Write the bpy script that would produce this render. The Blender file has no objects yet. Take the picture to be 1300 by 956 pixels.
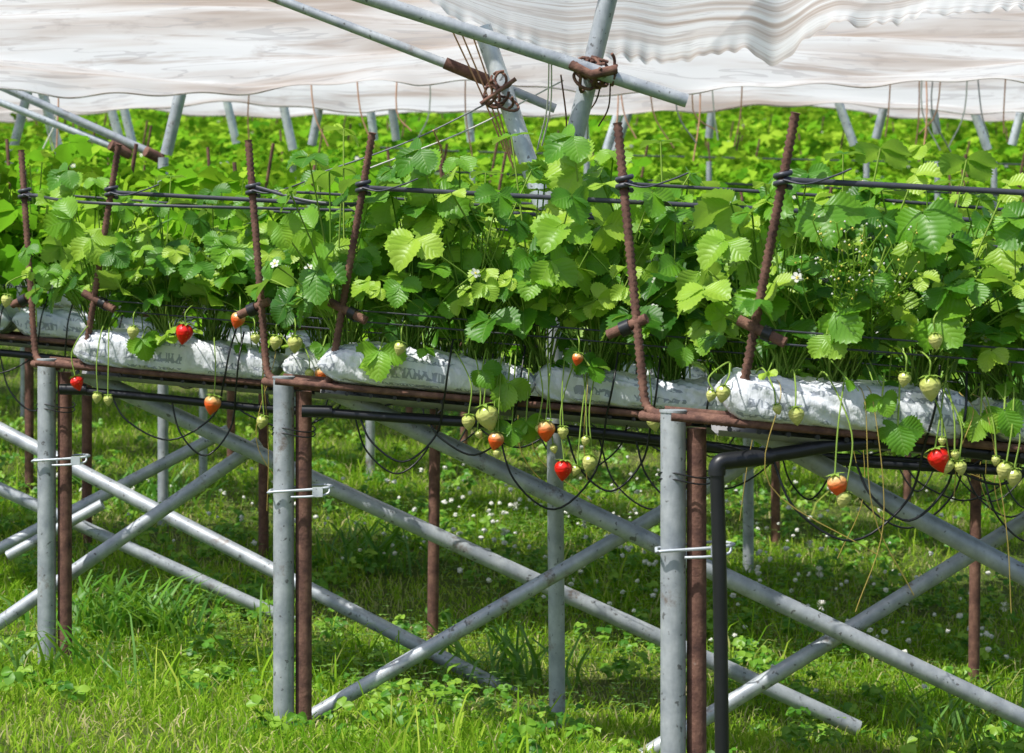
import bpy, math, random
import numpy as np
from mathutils import Vector, Matrix

random.seed(7); RNG = np.random.default_rng(7)
scene = bpy.context.scene
F = 3300.0; Z0 = 1.2

def P(px, py, D):
    return np.array([(px-650)/F*D, D, Z0+(300-py)/F*D])

HT = .82
_qy = np.array([-20, 5, 6.09, 6.9, 8, 9, 12, 120, 600.])
_qz = np.array([0, 0, -.07, -.13, -.13, -.06, .12, 6.6, 7.0])
def ground(x, y):
    x = np.asarray(x, float); y = np.asarray(y, float)
    fade = np.where(y < 8, 1.0, np.exp(-(np.maximum(y, 8)-8)/8))
    return Z0-.34-HT-.09*np.clip(x-.33, -6, 6)*fade+np.interp(y, _qy, _qz)
def table(x, y): return float(ground(x, y))+HT

# ---------------------------------------------------------------- mesh builder
class MB:
    def __init__(s):
        s.v = []; s.f = []; s.m = []; s.uv = []; s.r = []; s.n = 0; s.sm = []
    def add(s, v, faces, mat=0, uv=None, rnd=0.5, smooth=True):
        v = np.asarray(v, float)
        if uv is None: uv = np.zeros((len(v), 2))
        s.v.append(v); s.uv.append(uv)
        for fa in faces:
            fa = np.asarray(fa, int)
            if len(fa) == 0: continue
            s.f.append(fa+s.n)
            s.m.append(np.full(len(fa), mat)); s.sm.append(np.full(len(fa), smooth))
            r = np.asarray(rnd, float)
            s.r.append(np.full(len(fa), float(rnd)) if r.ndim == 0 else r)
        s.n += len(v)
    def mesh(s, name, mats):
        me = bpy.data.meshes.new(name)
        V = np.concatenate(s.v); UV = np.concatenate(s.uv)
        me.vertices.add(len(V)); me.vertices.foreach_set('co', V.astype(np.float32).ravel())
        L = np.concatenate([f.ravel() for f in s.f])
        tot = np.concatenate([np.full(len(f), f.shape[1]) for f in s.f])
        st = np.concatenate([[0], np.cumsum(tot)[:-1]])
        me.loops.add(len(L)); me.loops.foreach_set('vertex_index', L.astype(np.int32))
        me.polygons.add(len(tot)); me.polygons.foreach_set('loop_start', st.astype(np.int32))
        me.polygons.foreach_set('material_index', np.concatenate(s.m).astype(np.int32))
        me.update(calc_edges=True)
        me.polygons.foreach_set('use_smooth', np.concatenate(s.sm).astype(bool))
        ul = me.uv_layers.new(name='UVMap'); ul.data.foreach_set('uv', UV[L].astype(np.float32).ravel())
        at = me.attributes.new('rnd', 'FLOAT', 'FACE'); at.data.foreach_set('value', np.concatenate(s.r).astype(np.float32))
        for m in mats: me.materials.append(m)
        me.validate()
        return me
    def obj(s, name, mats, parent=None):
        o = bpy.data.objects.new(name, s.mesh(name, mats)); scene.collection.objects.link(o)
        if parent: par(o, parent)
        return o

def par(o, p):
    o.parent = p; o.matrix_parent_inverse = Matrix.Translation(-p.location)
def empty(name, loc=(0, 0, 0)):
    e = bpy.data.objects.new(name, None); e.location = Vector([float(a) for a in loc]); e.empty_display_size = .1
    scene.collection.objects.link(e); return e

def resample(pts, step):
    pts = np.asarray(pts, float); out = [pts[0]]
    for a, b in zip(pts[:-1], pts[1:]):
        n = max(1, int(math.ceil(np.linalg.norm(b-a)/step)))
        for k in range(1, n+1): out.append(a+(b-a)*k/n)
    return np.array(out)
def smoothline(pts, n=8):
    p = np.asarray(pts, float); p = np.vstack([2*p[0]-p[1], p, 2*p[-1]-p[-2]]); out = []
    for i in range(1, len(p)-2):
        for k in range(n):
            t = k/n
            out.append(.5*((2*p[i])+(-p[i-1]+p[i+1])*t+(2*p[i-1]-5*p[i]+4*p[i+1]-p[i+2])*t*t+(-p[i-1]+3*p[i]-3*p[i+1]+p[i+2])*t**3))
    out.append(p[-2]); return np.array(out)
def fillet(pts, r, n=6):
    pts = [np.asarray(p, float) for p in pts]; out = [pts[0]]
    for i in range(1, len(pts)-1):
        a, b, c = pts[i-1], pts[i], pts[i+1]
        u = (a-b)/np.linalg.norm(a-b); v = (c-b)/np.linalg.norm(c-b)
        p0 = b+u*r; p1 = b+v*r
        for k in range(n+1):
            t = k/n; out.append((1-t)**2*p0+2*t*(1-t)*b+t*t*p1)
    out.append(pts[-1]); return np.array(out)

def tube(mb, pts, r, seg=10, mat=0, rnd=.5, cap=True, flat=None):
    pts = np.asarray(pts, float); n = len(pts)
    r = np.full(n, r) if np.ndim(r) == 0 else np.asarray(r)
    T = np.gradient(pts, axis=0); T /= np.linalg.norm(T, axis=1)[:, None]+1e-12
    ref = np.array([0, 0, 1.]) if abs(T[0][2]) < .9 else np.array([0, 1., 0])
    N = np.zeros_like(pts); u = np.cross(T[0], ref); u /= np.linalg.norm(u); N[0] = u
    for i in range(1, n):
        u = N[i-1]-T[i]*np.dot(N[i-1], T[i]); u /= np.linalg.norm(u)+1e-12; N[i] = u
    B = np.cross(T, N)
    a = np.linspace(0, 2*math.pi, seg, endpoint=False)
    fx, fy = (1, 1) if flat is None else flat
    V = pts[:, None, :]+(N[:, None, :]*np.cos(a)[None, :, None]*fx+B[:, None, :]*np.sin(a)[None, :, None]*fy)*r[:, None, None]
    V = V.reshape(-1, 3)
    ln = np.concatenate([[0], np.cumsum(np.linalg.norm(np.diff(pts, axis=0), axis=1))])
    uv = np.stack([np.tile(a/(2*math.pi), n), np.repeat(ln, seg)], 1)
    i = np.arange(n-1)[:, None]; j = np.arange(seg)[None, :]; j2 = (j+1) % seg
    q = np.stack([i*seg+j, i*seg+j2, (i+1)*seg+j2, (i+1)*seg+j], -1).reshape(-1, 4)
    mb.add(V, [q], mat, uv, rnd)
    if cap:
        for s0, c in ((0, pts[0]), ((n-1)*seg, pts[-1])):
            vv = np.vstack([V[s0:s0+seg], c]); jj = np.arange(seg)
            mb.add(vv, [np.stack([jj, (jj+1) % seg, np.full(seg, seg)], 1)], mat, None, rnd, False)
def rebar(mb, pts, r=.0085, mat=0):
    pts = resample(pts, .0058); k = np.arange(len(pts))
    rr = r*np.where(k % 2 == 0, 1.2, .84)
    tube(mb, pts, rr, 8, mat)
def box(mb, c, h, mat=0, rot=0, rnd=.5):
    c = np.asarray(c, float); h = np.asarray(h, float)
    s = np.array([[-1,-1,-1],[1,-1,-1],[1,1,-1],[-1,1,-1],[-1,-1,1],[1,-1,1],[1,1,1],[-1,1,1]], float)*h
    R = np.array([[math.cos(rot), -math.sin(rot), 0],[math.sin(rot), math.cos(rot), 0],[0,0,1]])
    mb.add(s@R.T+c, [[[0,3,2,1],[4,5,6,7],[0,1,5,4],[1,2,6,5],[2,3,7,6],[3,0,4,7]]], mat, None, rnd, False)

# ---------------------------------------------------------------- materials
def newmat(name):
    m = bpy.data.materials.new(name); m.use_nodes = True
    nt = m.node_tree; nt.nodes.clear()
    out = nt.nodes.new('ShaderNodeOutputMaterial'); return m, nt, out
def nd(nt, t, **k):
    n = nt.nodes.new(t)
    for a, b in k.items(): setattr(n, a, b)
    return n
def ramp(nt, src, stops):
    r = nt.nodes.new('ShaderNodeValToRGB'); el = r.color_ramp.elements
    while len(el) < len(stops): el.new(.5)
    for e, (p, c) in zip(el, stops):
        e.position = p; e.color = (c[0], c[1], c[2], 1)
    if src is not None: nt.links.new(src, r.inputs[0])
    return r
def noise(nt, scale, detail=4, vec=None, rough=.6):
    n = nt.nodes.new('ShaderNodeTexNoise'); n.inputs['Scale'].default_value = scale
    n.inputs['Detail'].default_value = detail; n.inputs['Roughness'].default_value = rough
    if vec is not None: nt.links.new(vec, n.inputs['Vector'])
    return n
def mth(nt, op, a, b=None, c=None):
    n = nt.nodes.new('ShaderNodeMath'); n.operation = op
    for i, x in enumerate((a, b, c)):
        if x is None: continue
        if isinstance(x, (int, float)): n.inputs[i].default_value = x
        else: nt.links.new(x, n.inputs[i])
    return n.outputs[0]
def mixc(nt, f, a, b, mode='MIX'):
    n = nt.nodes.new('ShaderNodeMix'); n.data_type = 'RGBA'; n.blend_type = mode
    for i, x in ((0, f), (6, a), (7, b)):
        if isinstance(x, (int, float)): n.inputs[i].default_value = x
        elif isinstance(x, tuple): n.inputs[i].default_value = (*x, 1)
        else: nt.links.new(x, n.inputs[i])
    return n.outputs[2]
def geo(nt): return nt.nodes.new('ShaderNodeNewGeometry').outputs['Position']
def mapped(nt, vec, scale):
    m = nt.nodes.new('ShaderNodeMapping'); m.inputs['Scale'].default_value = scale
    nt.links.new(vec, m.inputs['Vector']); return m.outputs[0]
def bump(nt, h, strength, dist):
    b = nt.nodes.new('ShaderNodeBump'); b.inputs['Strength'].default_value = strength
    b.inputs['Distance'].default_value = dist; nt.links.new(h, b.inputs['Height']); return b.outputs[0]
def princ(nt, col, rough=.6, metal=0, spec=.5, normal=None):
    p = nt.nodes.new('ShaderNodeBsdfPrincipled')
    if isinstance(col, tuple): p.inputs['Base Color'].default_value = (*col, 1)
    else: nt.links.new(col, p.inputs['Base Color'])
    if isinstance(rough, (int, float)): p.inputs['Roughness'].default_value = rough
    else: nt.links.new(rough, p.inputs['Roughness'])
    p.inputs['Metallic'].default_value = metal; p.inputs['Specular IOR Level'].default_value = spec
    if normal is not None: nt.links.new(normal, p.inputs['Normal'])
    return p

def plant_mat(name, stops, trans=.35, vein=True, rough=.42, spec=.4, tcol=(.36, .60, .03), cheap=False):
    m, nt, out = newmat(name)
    at = nd(nt, 'ShaderNodeAttribute', attribute_name='rnd')
    oi = nt.nodes.new('ShaderNodeObjectInfo')
    f = mth(nt, 'ADD', at.outputs['Fac'], mth(nt, 'MULTIPLY', mth(nt, 'SUBTRACT', oi.outputs['Random'], .5), .25))
    norm = None
    if vein:
        n = noise(nt, 9, 1, geo(nt))
        f = mth(nt, 'ADD', f, mth(nt, 'MULTIPLY', mth(nt, 'SUBTRACT', n.outputs[0], .5), .6))
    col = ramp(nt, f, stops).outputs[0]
    if vein:
        uv = nt.nodes.new('ShaderNodeUVMap'); sp = nt.nodes.new('ShaderNodeSeparateXYZ'); nt.links.new(uv.outputs[0], sp.inputs[0])
        au = mth(nt, 'ABSOLUTE', sp.outputs[0])
        w = mth(nt, 'SUBTRACT', sp.outputs[1], mth(nt, 'MULTIPLY', au, .30))
        s = mth(nt, 'ABSOLUTE', mth(nt, 'SINE', mth(nt, 'MULTIPLY', w, 22.0)))
        line = mth(nt, 'LESS_THAN', s, .13)
        mid = mth(nt, 'LESS_THAN', au, .04)
        v = mth(nt, 'MAXIMUM', mth(nt, 'MULTIPLY', line, .35), mth(nt, 'MULTIPLY', mid, .8))
        col = mixc(nt, mth(nt, 'MULTIPLY', v, .35), col, (.32, .48, .12))
        norm = bump(nt, s, .26, .0025)
    if cheap:
        p = nt.nodes.new('ShaderNodeBsdfDiffuse'); nt.links.new(col, p.inputs[0])
    else:
        bf = nt.nodes.new('ShaderNodeNewGeometry').outputs['Backfacing']
        col = mixc(nt, mth(nt, 'MULTIPLY', bf, .35), col, (.27, .43, .15))
        p = princ(nt, col, rough, 0, spec, norm)
    t = nt.nodes.new('ShaderNodeBsdfTranslucent')
    nt.links.new(mixc(nt, .5, col, tcol), t.inputs[0])
    mx = nt.nodes.new('ShaderNodeMixShader'); mx.inputs[0].default_value = trans
    nt.links.new(p.outputs[0], mx.inputs[1]); nt.links.new(t.outputs[0], mx.inputs[2])
    nt.links.new(mx.outputs[0], out.inputs[0]); return m

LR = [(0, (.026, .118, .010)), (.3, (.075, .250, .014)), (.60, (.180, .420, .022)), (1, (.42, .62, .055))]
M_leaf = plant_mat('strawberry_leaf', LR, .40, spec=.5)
M_leaff = plant_mat('strawberry_leaf_canopy', [(0, (.04, .15, .010)), (.3, (.10, .29, .014)), (.62, (.20, .44, .020)), (1, (.40, .60, .05))], .38, False, cheap=True)
M_stem = plant_mat('stem_green', [(0, (.12, .26, .03)), (1, (.34, .48, .10))], .15, False, cheap=True)
M_petal = plant_mat('petal_white', [(0, (.75, .76, .70)), (1, (.85, .85, .80))], .3, False, tcol=(.9, .9, .8), cheap=True)
M_grass = plant_mat('grass_blade', [(0, (.050, .150, .010)), (.3, (.14, .32, .018)), (.6, (.30, .50, .035)), (.85, (.48, .58, .09)), (1, (.64, .56, .30))], .42, False, cheap=True)
M_weed = plant_mat('weed_leaf', [(0, (.03, .14, .015)), (.5, (.11, .31, .02)), (1, (.30, .50, .05))], .35, False)
M_dry = plant_mat('dry_runner', [(0, (.45, .30, .08)), (1, (.55, .45, .12))], .15, False, tcol=(.5, .4, .1))

def simple(name, c, rough=.5, metal=0, spec=.5):
    m, nt, out = newmat(name)
    n = noise(nt, 30, 3, geo(nt))
    col = ramp(nt, n.outputs[0], [(.3, tuple(a*.8 for a in c)), (.7, tuple(min(1, a*1.15) for a in c))]).outputs[0]
    p = princ(nt, col, rough, metal, spec); nt.links.new(p.outputs[0], out.inputs[0]); return m
M_yel = simple('flower_centre', (.75, .62, .12)); M_black = simple('black_polythene_pipe', (.013, .014, .017), .38)
M_strap = simple('black_strap', (.055, .058, .075), .42); M_twine = simple('white_twine', (.62, .62, .56), .8)
M_orange = simple('orange_twine', (.62, .32, .20), .8); M_fluff = simple('seed_fluff', (.78, .77, .72), .9)
M_wire = simple('wire', (.25, .26, .27), .4, .6)

def galv(name, base=.50, rustamt=.58):
    m, nt, out = newmat(name); g = geo(nt)
    n1 = noise(nt, 22, 4, g); n2 = noise(nt, 120, 2, mapped(nt, g, (1, 1, .25))); n3 = noise(nt, 9, 6, g, .75)
    col = ramp(nt, n1.outputs[0], [(.3, (base*.58, base*.65, base*.74)), (.7, (base*1.18, base*1.25, base*1.30))]).outputs[0]
    col = mixc(nt, mth(nt, 'MULTIPLY', n2.outputs[0], .5), col, (base*.6, base*.63, base*.66))
    rf = ramp(nt, n3.outputs[0], [(rustamt, (0, 0, 0)), (rustamt+.1, (1, 1, 1))]).outputs[0]
    col = mixc(nt, mth(nt, 'MULTIPLY', rf, .85), col, (.19, .14, .11))
    n4 = noise(nt, 60, 2, g)
    dk = ramp(nt, n4.outputs[0], [(.64, (0, 0, 0)), (.70, (.75, .75, .75))]).outputs[0]
    col = mixc(nt, dk, col, (.08, .075, .07))
    p = princ(nt, col, .5, .3, .5, bump(nt, n2.outputs[0], .25, .002))
    nt.links.new(p.outputs[0], out.inputs[0]); return m
M_galv = galv('galvanised_steel'); M_galv2 = galv('galvanised_pale', .72, .75)
def rustm():
    m, nt, out = newmat('rusty_steel'); g = geo(nt)
    n1 = noise(nt, 28, 5, g, .7); n2 = noise(nt, 160, 3, g, .7)
    col = ramp(nt, n1.outputs[0], [(.28, (.060, .033, .030)), (.5, (.160, .082, .062)), (.68, (.26, .140, .10)), (.82, (.36, .29, .25))]).outputs[0]
    p = princ(nt, col, .85, 0, .25, bump(nt, n2.outputs[0], .6, .003)); nt.links.new(p.outputs[0], out.inputs[0]); return m
M_rust = rustm()

def bagm():
    m, nt, out = newmat('white_grow_bag_film'); g = geo(nt)
    uv = nt.nodes.new('ShaderNodeUVMap').outputs[0]
    n1 = noise(nt, 10, 4, g); n2 = noise(nt, 22, 4, mapped(nt, g, (1, 1, .5)), .6)
    col = ramp(nt, n1.outputs[0], [(.3, (.62, .65, .71)), (.6, (.80, .81, .83))]).outputs[0]
    mp = mapped(nt, uv, (85, 75, 1)); v = nt.nodes.new('ShaderNodeTexVoronoi'); v.feature = 'DISTANCE_TO_EDGE'; nt.links.new(mp, v.inputs['Vector'])
    v.inputs['Scale'].default_value = 1
    st = mth(nt, 'LESS_THAN', v.outputs['Distance'], .13)
    sp = nt.nodes.new('ShaderNodeSeparateXYZ'); nt.links.new(uv, sp.inputs[0])
    ln = mth(nt, 'GREATER_THAN', mth(nt, 'SINE', mth(nt, 'MULTIPLY', sp.outputs[1], 220)), -.0)
    wd = mth(nt, 'GREATER_THAN', noise(nt, 8, 1, mapped(nt, uv, (1.4, 1, 1))).outputs[0], .49)
    ink = mth(nt, 'MULTIPLY', mth(nt, 'MULTIPLY', st, ln), wd)
    col = mixc(nt, mth(nt, 'MULTIPLY', ink, .7), col, (.16, .19, .25))
    dirt = ramp(nt, noise(nt, 6, 5, g, .7).outputs[0], [(.60, (0,)*3), (.8, (.5,)*3)]).outputs[0]
    col = mixc(nt, dirt, col, (.38, .32, .25))
    p = princ(nt, col, .30, 0, .5, bump(nt, n2.outputs[0], .6, .018)); nt.links.new(p.outputs[0], out.inputs[0]); return m
M_bag = bagm()
M_tray = simple('tray_plastic', (.30, .30, .31), .6)

def plasticm():
    m, nt, out = newmat('weathered_tunnel_film')
    uv = nt.nodes.new('ShaderNodeUVMap').outputs[0]
    n1 = noise(nt, 1, 4, mapped(nt, uv, (.8, 6, 1)), .55); n2 = noise(nt, 1, 4, mapped(nt, uv, (1.8, 22, 1)), .65)
    n3 = noise(nt, 1, 5, mapped(nt, uv, (6, 11, 1)), .7); n4 = noise(nt, 1, 3, mapped(nt, uv, (1.3, 13, 1)), .5)
    col = ramp(nt, n1.outputs[0], [(.33, (.50, .41, .35)), (.44, (.70, .64, .60)), (.54, (.84, .83, .82)), (.75, (.90, .90, .90))]).outputs[0]
    st = ramp(nt, n2.outputs[0], [(.54, (0,)*3), (.68, (.7,)*3)]).outputs[0]
    col = mixc(nt, st, col, (.46, .36, .30))
    sp = ramp(nt, n3.outputs[0], [(.58, (0,)*3), (.70, (.5,)*3)]).outputs[0]
    col = mixc(nt, sp, col, (.47, .41, .38))
    cr = mth(nt, 'LESS_THAN', mth(nt, 'ABSOLUTE', mth(nt, 'SUBTRACT', n4.outputs[0], .5)), .009)
    col = mixc(nt, mth(nt, 'MULTIPLY', cr, .4), col, (.45, .42, .42))  # shading of wrinkles painted into the film colour as thin grey lines
    d = nt.nodes.new('ShaderNodeBsdfDiffuse'); t = nt.nodes.new('ShaderNodeBsdfTranslucent')
    nt.links.new(col, d.inputs[0]); nt.links.new(col, t.inputs[0])
    m1 = nt.nodes.new('ShaderNodeMixShader'); m1.inputs[0].default_value = .70; nt.links.new(d.outputs[0], m1.inputs[1]); nt.links.new(t.outputs[0], m1.inputs[2])
    nt.links.new(m1.outputs[0], out.inputs[0]); return m
M_film = plasticm()

def berrym(name, top, bot, seed):
    m, nt, out = newmat(name)
    uv = nt.nodes.new('ShaderNodeUVMap').outputs[0]
    sp = nt.nodes.new('ShaderNodeSeparateXYZ'); nt.links.new(uv, sp.inputs[0])
    col = ramp(nt, sp.outputs[1], [(.1, top), (.5, bot)]).outputs[0]
    v = nt.nodes.new('ShaderNodeTexVoronoi'); nt.links.new(mapped(nt, uv, (11, 7, 1)), v.inputs['Vector']); v.inputs['Scale'].default_value = 1
    s = ramp(nt, v.outputs['Distance'], [(.10, (1,)*3), (.2, (0,)*3)]).outputs[0]
    col = mixc(nt, s, col, seed)
    p = princ(nt, col, .28, 0, .5, bump(nt, v.outputs['Distance'], .5, .003))
    nt.links.new(p.outputs[0], out.inputs[0]); return m
B_red = berrym('ripe_berry', (.66, .016, .010), (.78, .012, .008), (.75, .30, .05))
B_org = berrym('turning_berry', (.66, .52, .20), (.85, .11, .02), (.6, .25, .05))
B_grn = berrym('green_berry', (.42, .50, .10), (.62, .60, .20), (.35, .25, .05))

# ---------------------------------------------------------------- leaves
def leaflet(steps, serr, fold, droop, ph):
    t = np.linspace(0, 1, steps+1)
    w = .46*np.sin(math.pi*np.clip(t, .0, 1)**1.05)**.60
    w = np.nan_to_num(w); w[0] = .03; w[-1] = .05
    us = np.array([-1, -.5, 0, .5, 1.]); V = []; UV = []
    for i, tt in enumerate(t):
        tooth = serr*(i % 2)
        for u in us:
            ed = abs(u) > .9
            x = u*w[i]*(1+tooth*(1.2 if ed else 0)); y = tt+(-.05*(1-(i % 2)) if (ed and serr) else 0)
            if ed: y += .06*tt
            z = fold*abs(x)-droop*tt*tt+.05*math.sin(7*tt+ph+u)*abs(u)
            V.append((x, y, z)); UV.append((u, tt))
    n = 5; i = np.arange(steps)[:, None]; j = np.arange(4)[None, :]
    q = np.stack([i*n+j, i*n+j+1, (i+1)*n+j+1, (i+1)*n+j], -1).reshape(-1, 4)
    return np.array(V), q, np.array(UV)
def rotz(a):
    c, s = math.cos(a), math.sin(a); return np.array([[c, -s, 0],[s, c, 0],[0, 0, 1]])
def trifoliate(steps, serr, seed):
    r = random.Random(seed); Vs = []; Qs = []; Us = []; n = 0
    for ang in (0, 1.3+r.uniform(-.2, .2), -1.3+r.uniform(-.2, .2)):
        V, q, U = leaflet(steps, serr, r.uniform(.05, .6), r.uniform(.05, .45), r.uniform(0, 6))
        V = V*(1 if ang == 0 else r.uniform(.82, .98))+np.array([0, .05, 0])
        tl = r.uniform(-.4, .1) if ang else r.uniform(-.3, .15)
        Rx = np.array([[1, 0, 0],[0, math.cos(tl), -math.sin(tl)],[0, math.sin(tl), math.cos(tl)]])
        V = V@Rx.T@rotz(ang).T
        Vs.append(V); Qs.append(q+n); Us.append(U); n += len(V)
    return np.vstack(Vs), np.vstack(Qs), np.vstack(Us)
TH = [trifoliate(17, .15, s) for s in range(12)]
TM = [trifoliate(7, .15, 20+s) for s in range(5)]
TL = [trifoliate(3, 0, 40+s) for s in range(4)]

def put_leaf(mb, T, pos, nrm, d, s, rnd, mat=0):
    V, q, U = T
    nrm = nrm/np.linalg.norm(nrm); d = d-nrm*np.dot(d, nrm); d /= np.linalg.norm(d)+1e-9
    x = np.cross(d, nrm); R = np.stack([x, d, nrm], 0)
    mb.add(V@R*s+pos, [q], mat, U, rnd)

def flower(mb, pos, nrm, s, rng):
    nrm = nrm/np.linalg.norm(nrm); a = np.cross(nrm, [0, .3, 1]); a /= np.linalg.norm(a); b = np.cross(nrm, a)
    for k in range(5):
        th = k*2*math.pi/5; dr = a*math.cos(th)+b*math.sin(th); sd = np.cross(nrm, dr)
        c = [pos+dr*s*.1]
        for q in range(7):
            ph = -math.pi/2*1.3+q*math.pi*1.3/6
            c.append(pos+dr*s*(.62+.36*math.cos(ph))+sd*s*.34*math.sin(ph)+nrm*s*.12)
        c = np.array(c); i = np.arange(1, 7)
        mb.add(c, [np.stack([np.zeros(6, int), i, i+1], 1)], 2, None, .5)
    th = np.linspace(0, 2*math.pi, 9)[:-1]
    ring = [pos+(a*math.cos(t)+b*math.sin(t))*s*.24+nrm*s*.1 for t in th]+[pos+nrm*s*.28]
    i = np.arange(8); mb.add(np.array(ring), [np.stack([i, (i+1) % 8, np.full(8, 8)], 1)], 3)

def plant(seed, T, nleaf, detail=2, nfl=1, Hs=1.0):
    rng = np.random.default_rng(seed); mb = MB()
    Hs *= rng.uniform(.96, 1.2)
    for k in range(nleaf):
        az = rng.uniform(0, 2*math.pi); th = math.radians(4+56*rng.random()**.85)
        L = (.29+.15*rng.random())*(1-.36*(th/1.2)**2)*Hs
        if rng.random() < .42: L *= rng.uniform(.45, .8)
        out = np.array([math.cos(az), math.sin(az), 0])
        end = out*math.sin(th)*L+np.array([0, 0, math.cos(th)*L]); end[0] *= .9; end[1] *= .66
        low = rng.random() < .06
        if low: end = np.array([out[0]*.1, -.13-.05*rng.random(), rng.uniform(.0, .06)])
        else: end[2] = max(end[2], .095)
        base = np.array([rng.uniform(-.02, .02), rng.uniform(-.02, .02), -.01])
        mid = (base+end)/2+np.array([0, 0, .04*math.sin(th)+.05*low])-out*.01
        if detail > 0:
            tube(mb, smoothline([base, mid, end], 3), .0019, 4, 1, rng.random(), False)
        nrm = np.array([0, 0, 1.])+out*(.15+.5*math.sin(th))+rng.normal(0, .42, 3)+np.array([-.15, -.30, 0])
        d = out+rng.normal(0, .25, 3)+np.array([0, 0, -.05])
        size = rng.uniform(.038, .084)
        if end[2] < .13: size *= .62; d[2] += .35*(1-2*low)
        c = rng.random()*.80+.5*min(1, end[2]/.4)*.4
        if rng.random() < .14: c = 1; size *= .6
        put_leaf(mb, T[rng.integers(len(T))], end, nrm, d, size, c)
    for k in range(nfl):
        az = rng.uniform(math.pi*1.1, 1.9*math.pi); L = rng.uniform(.16, .34); th = math.radians(rng.uniform(25, 55))
        end = np.array([math.cos(az)*math.sin(th)*L, math.sin(az)*math.sin(th)*L, math.cos(th)*L+.02]); end[1] -= .02
        tube(mb, smoothline([np.zeros(3), end*.5+[0, 0, .03], end], 3), .0015, 4, 1, .8, False)
        flower(mb, end, np.array([rng.normal(0, .3), -1, .7]), rng.uniform(.010, .015), rng)
    return mb
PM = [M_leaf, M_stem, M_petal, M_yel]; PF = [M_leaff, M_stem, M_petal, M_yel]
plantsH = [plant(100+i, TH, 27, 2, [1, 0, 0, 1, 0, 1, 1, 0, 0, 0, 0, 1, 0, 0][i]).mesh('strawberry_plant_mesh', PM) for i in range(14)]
plantsM = [plant(200+i, TM, 24, 1, i % 2).mesh('strawberry_plant_mid_mesh', PF) for i in range(5)]
def farseg(seed, n, length, hs=1.0, ls=1.0):
    rng = np.random.default_rng(seed); mb = MB()
    for k in range(n):
        x = rng.uniform(-length/2, length/2); a = rng.uniform(0, math.pi)
        r = (.15+.19*rng.random())
        hump = .9+.3*math.sin(x*9+seed)*math.sin(x*23+seed*2)
        pos = np.array([x, math.cos(a)*r*.9, .07+math.sin(a)*r*1.05*hump*hs])
        nrm = np.array([rng.normal(0, .4)-.2, math.cos(a)*.5-.35+rng.normal(0, .35), 1.0])
        az = rng.uniform(0, 6.28)
        put_leaf(mb, TL[rng.integers(4)], pos, nrm, np.array([math.cos(az), math.sin(az), -.2]), rng.uniform(.040, .078)*ls, .15+.85*rng.random())
        if k % 60 == 0: flower(mb, pos+[0, -.03, .03], np.array([0, -1, .8]), .016, rng)
    return mb
farA = [farseg(300+i, 165, 1.0, 1.0, 1.0).mesh('strawberry_canopy_mesh', PF) for i in range(7)]
farB = [farseg(330+i, 230, 3.0, 1.1, 1.55).mesh('strawberry_canopy_far_mesh', PF) for i in range(5)]

# ---------------------------------------------------------------- grow bags
def bag(mb, x0, x1, yc, zf, seed):
    rng = np.random.default_rng(seed); L = x1-x0; nx = 80; na = 44
    t = np.linspace(0, 1, nx); a = np.linspace(0, 2*math.pi, na, endpoint=False)
    ph = rng.uniform(0, 6, 12)
    e = np.minimum(t, 1-t)*L; endf = np.clip(e/.035, 0, 1)**.5; endf = .12+.88*endf
    hmul = rng.uniform(.88, 1.08)
    V = []; UV = []
    for i in range(nx):
        x = x0+L*t[i]
        for j in range(na):
            c, s = math.cos(a[j]), math.sin(a[j])
            cy = math.copysign(abs(c)**.42, c)*.122; cz = math.copysign(abs(s)**.6, s)*.044*hmul
            w1 = math.sin(x*26+ph[0]+3*s+2.5*math.sin(x*11+2*s)); w2 = math.sin(x*58+ph[1]+9*s+2*math.sin(x*29+ph[5]+3*s))
            k = endf[i]
            cr = (.011*(1-abs(w1)**.6)+.007*(1-abs(w2)**.7)+.004*math.sin(x*12+ph[3]))*(.3+.7*k)
            V.append((x+.004*math.sin(a[j]*3+ph[4]), yc+cy*(.93+.07*k)+math.copysign(cr, c), zf(x)+.045+cz*k+cr*.6*(s > -.3)+.007*math.sin(x*9+ph[5])*(s > 0)*k))
            UV.append((x, a[j]/6.283*.4))
    i = np.arange(nx-1)[:, None]; j = np.arange(na)[None, :]; j2 = (j+1) % na
    q = np.stack([i*na+j, i*na+j2, (i+1)*na+j2, (i+1)*na+j], -1).reshape(-1, 4)
    mb.add(np.array(V), [q, np.arange(na)[None, ::-1], (np.arange(na)+(nx-1)*na)[None, :]], 0, np.array(UV))

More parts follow.
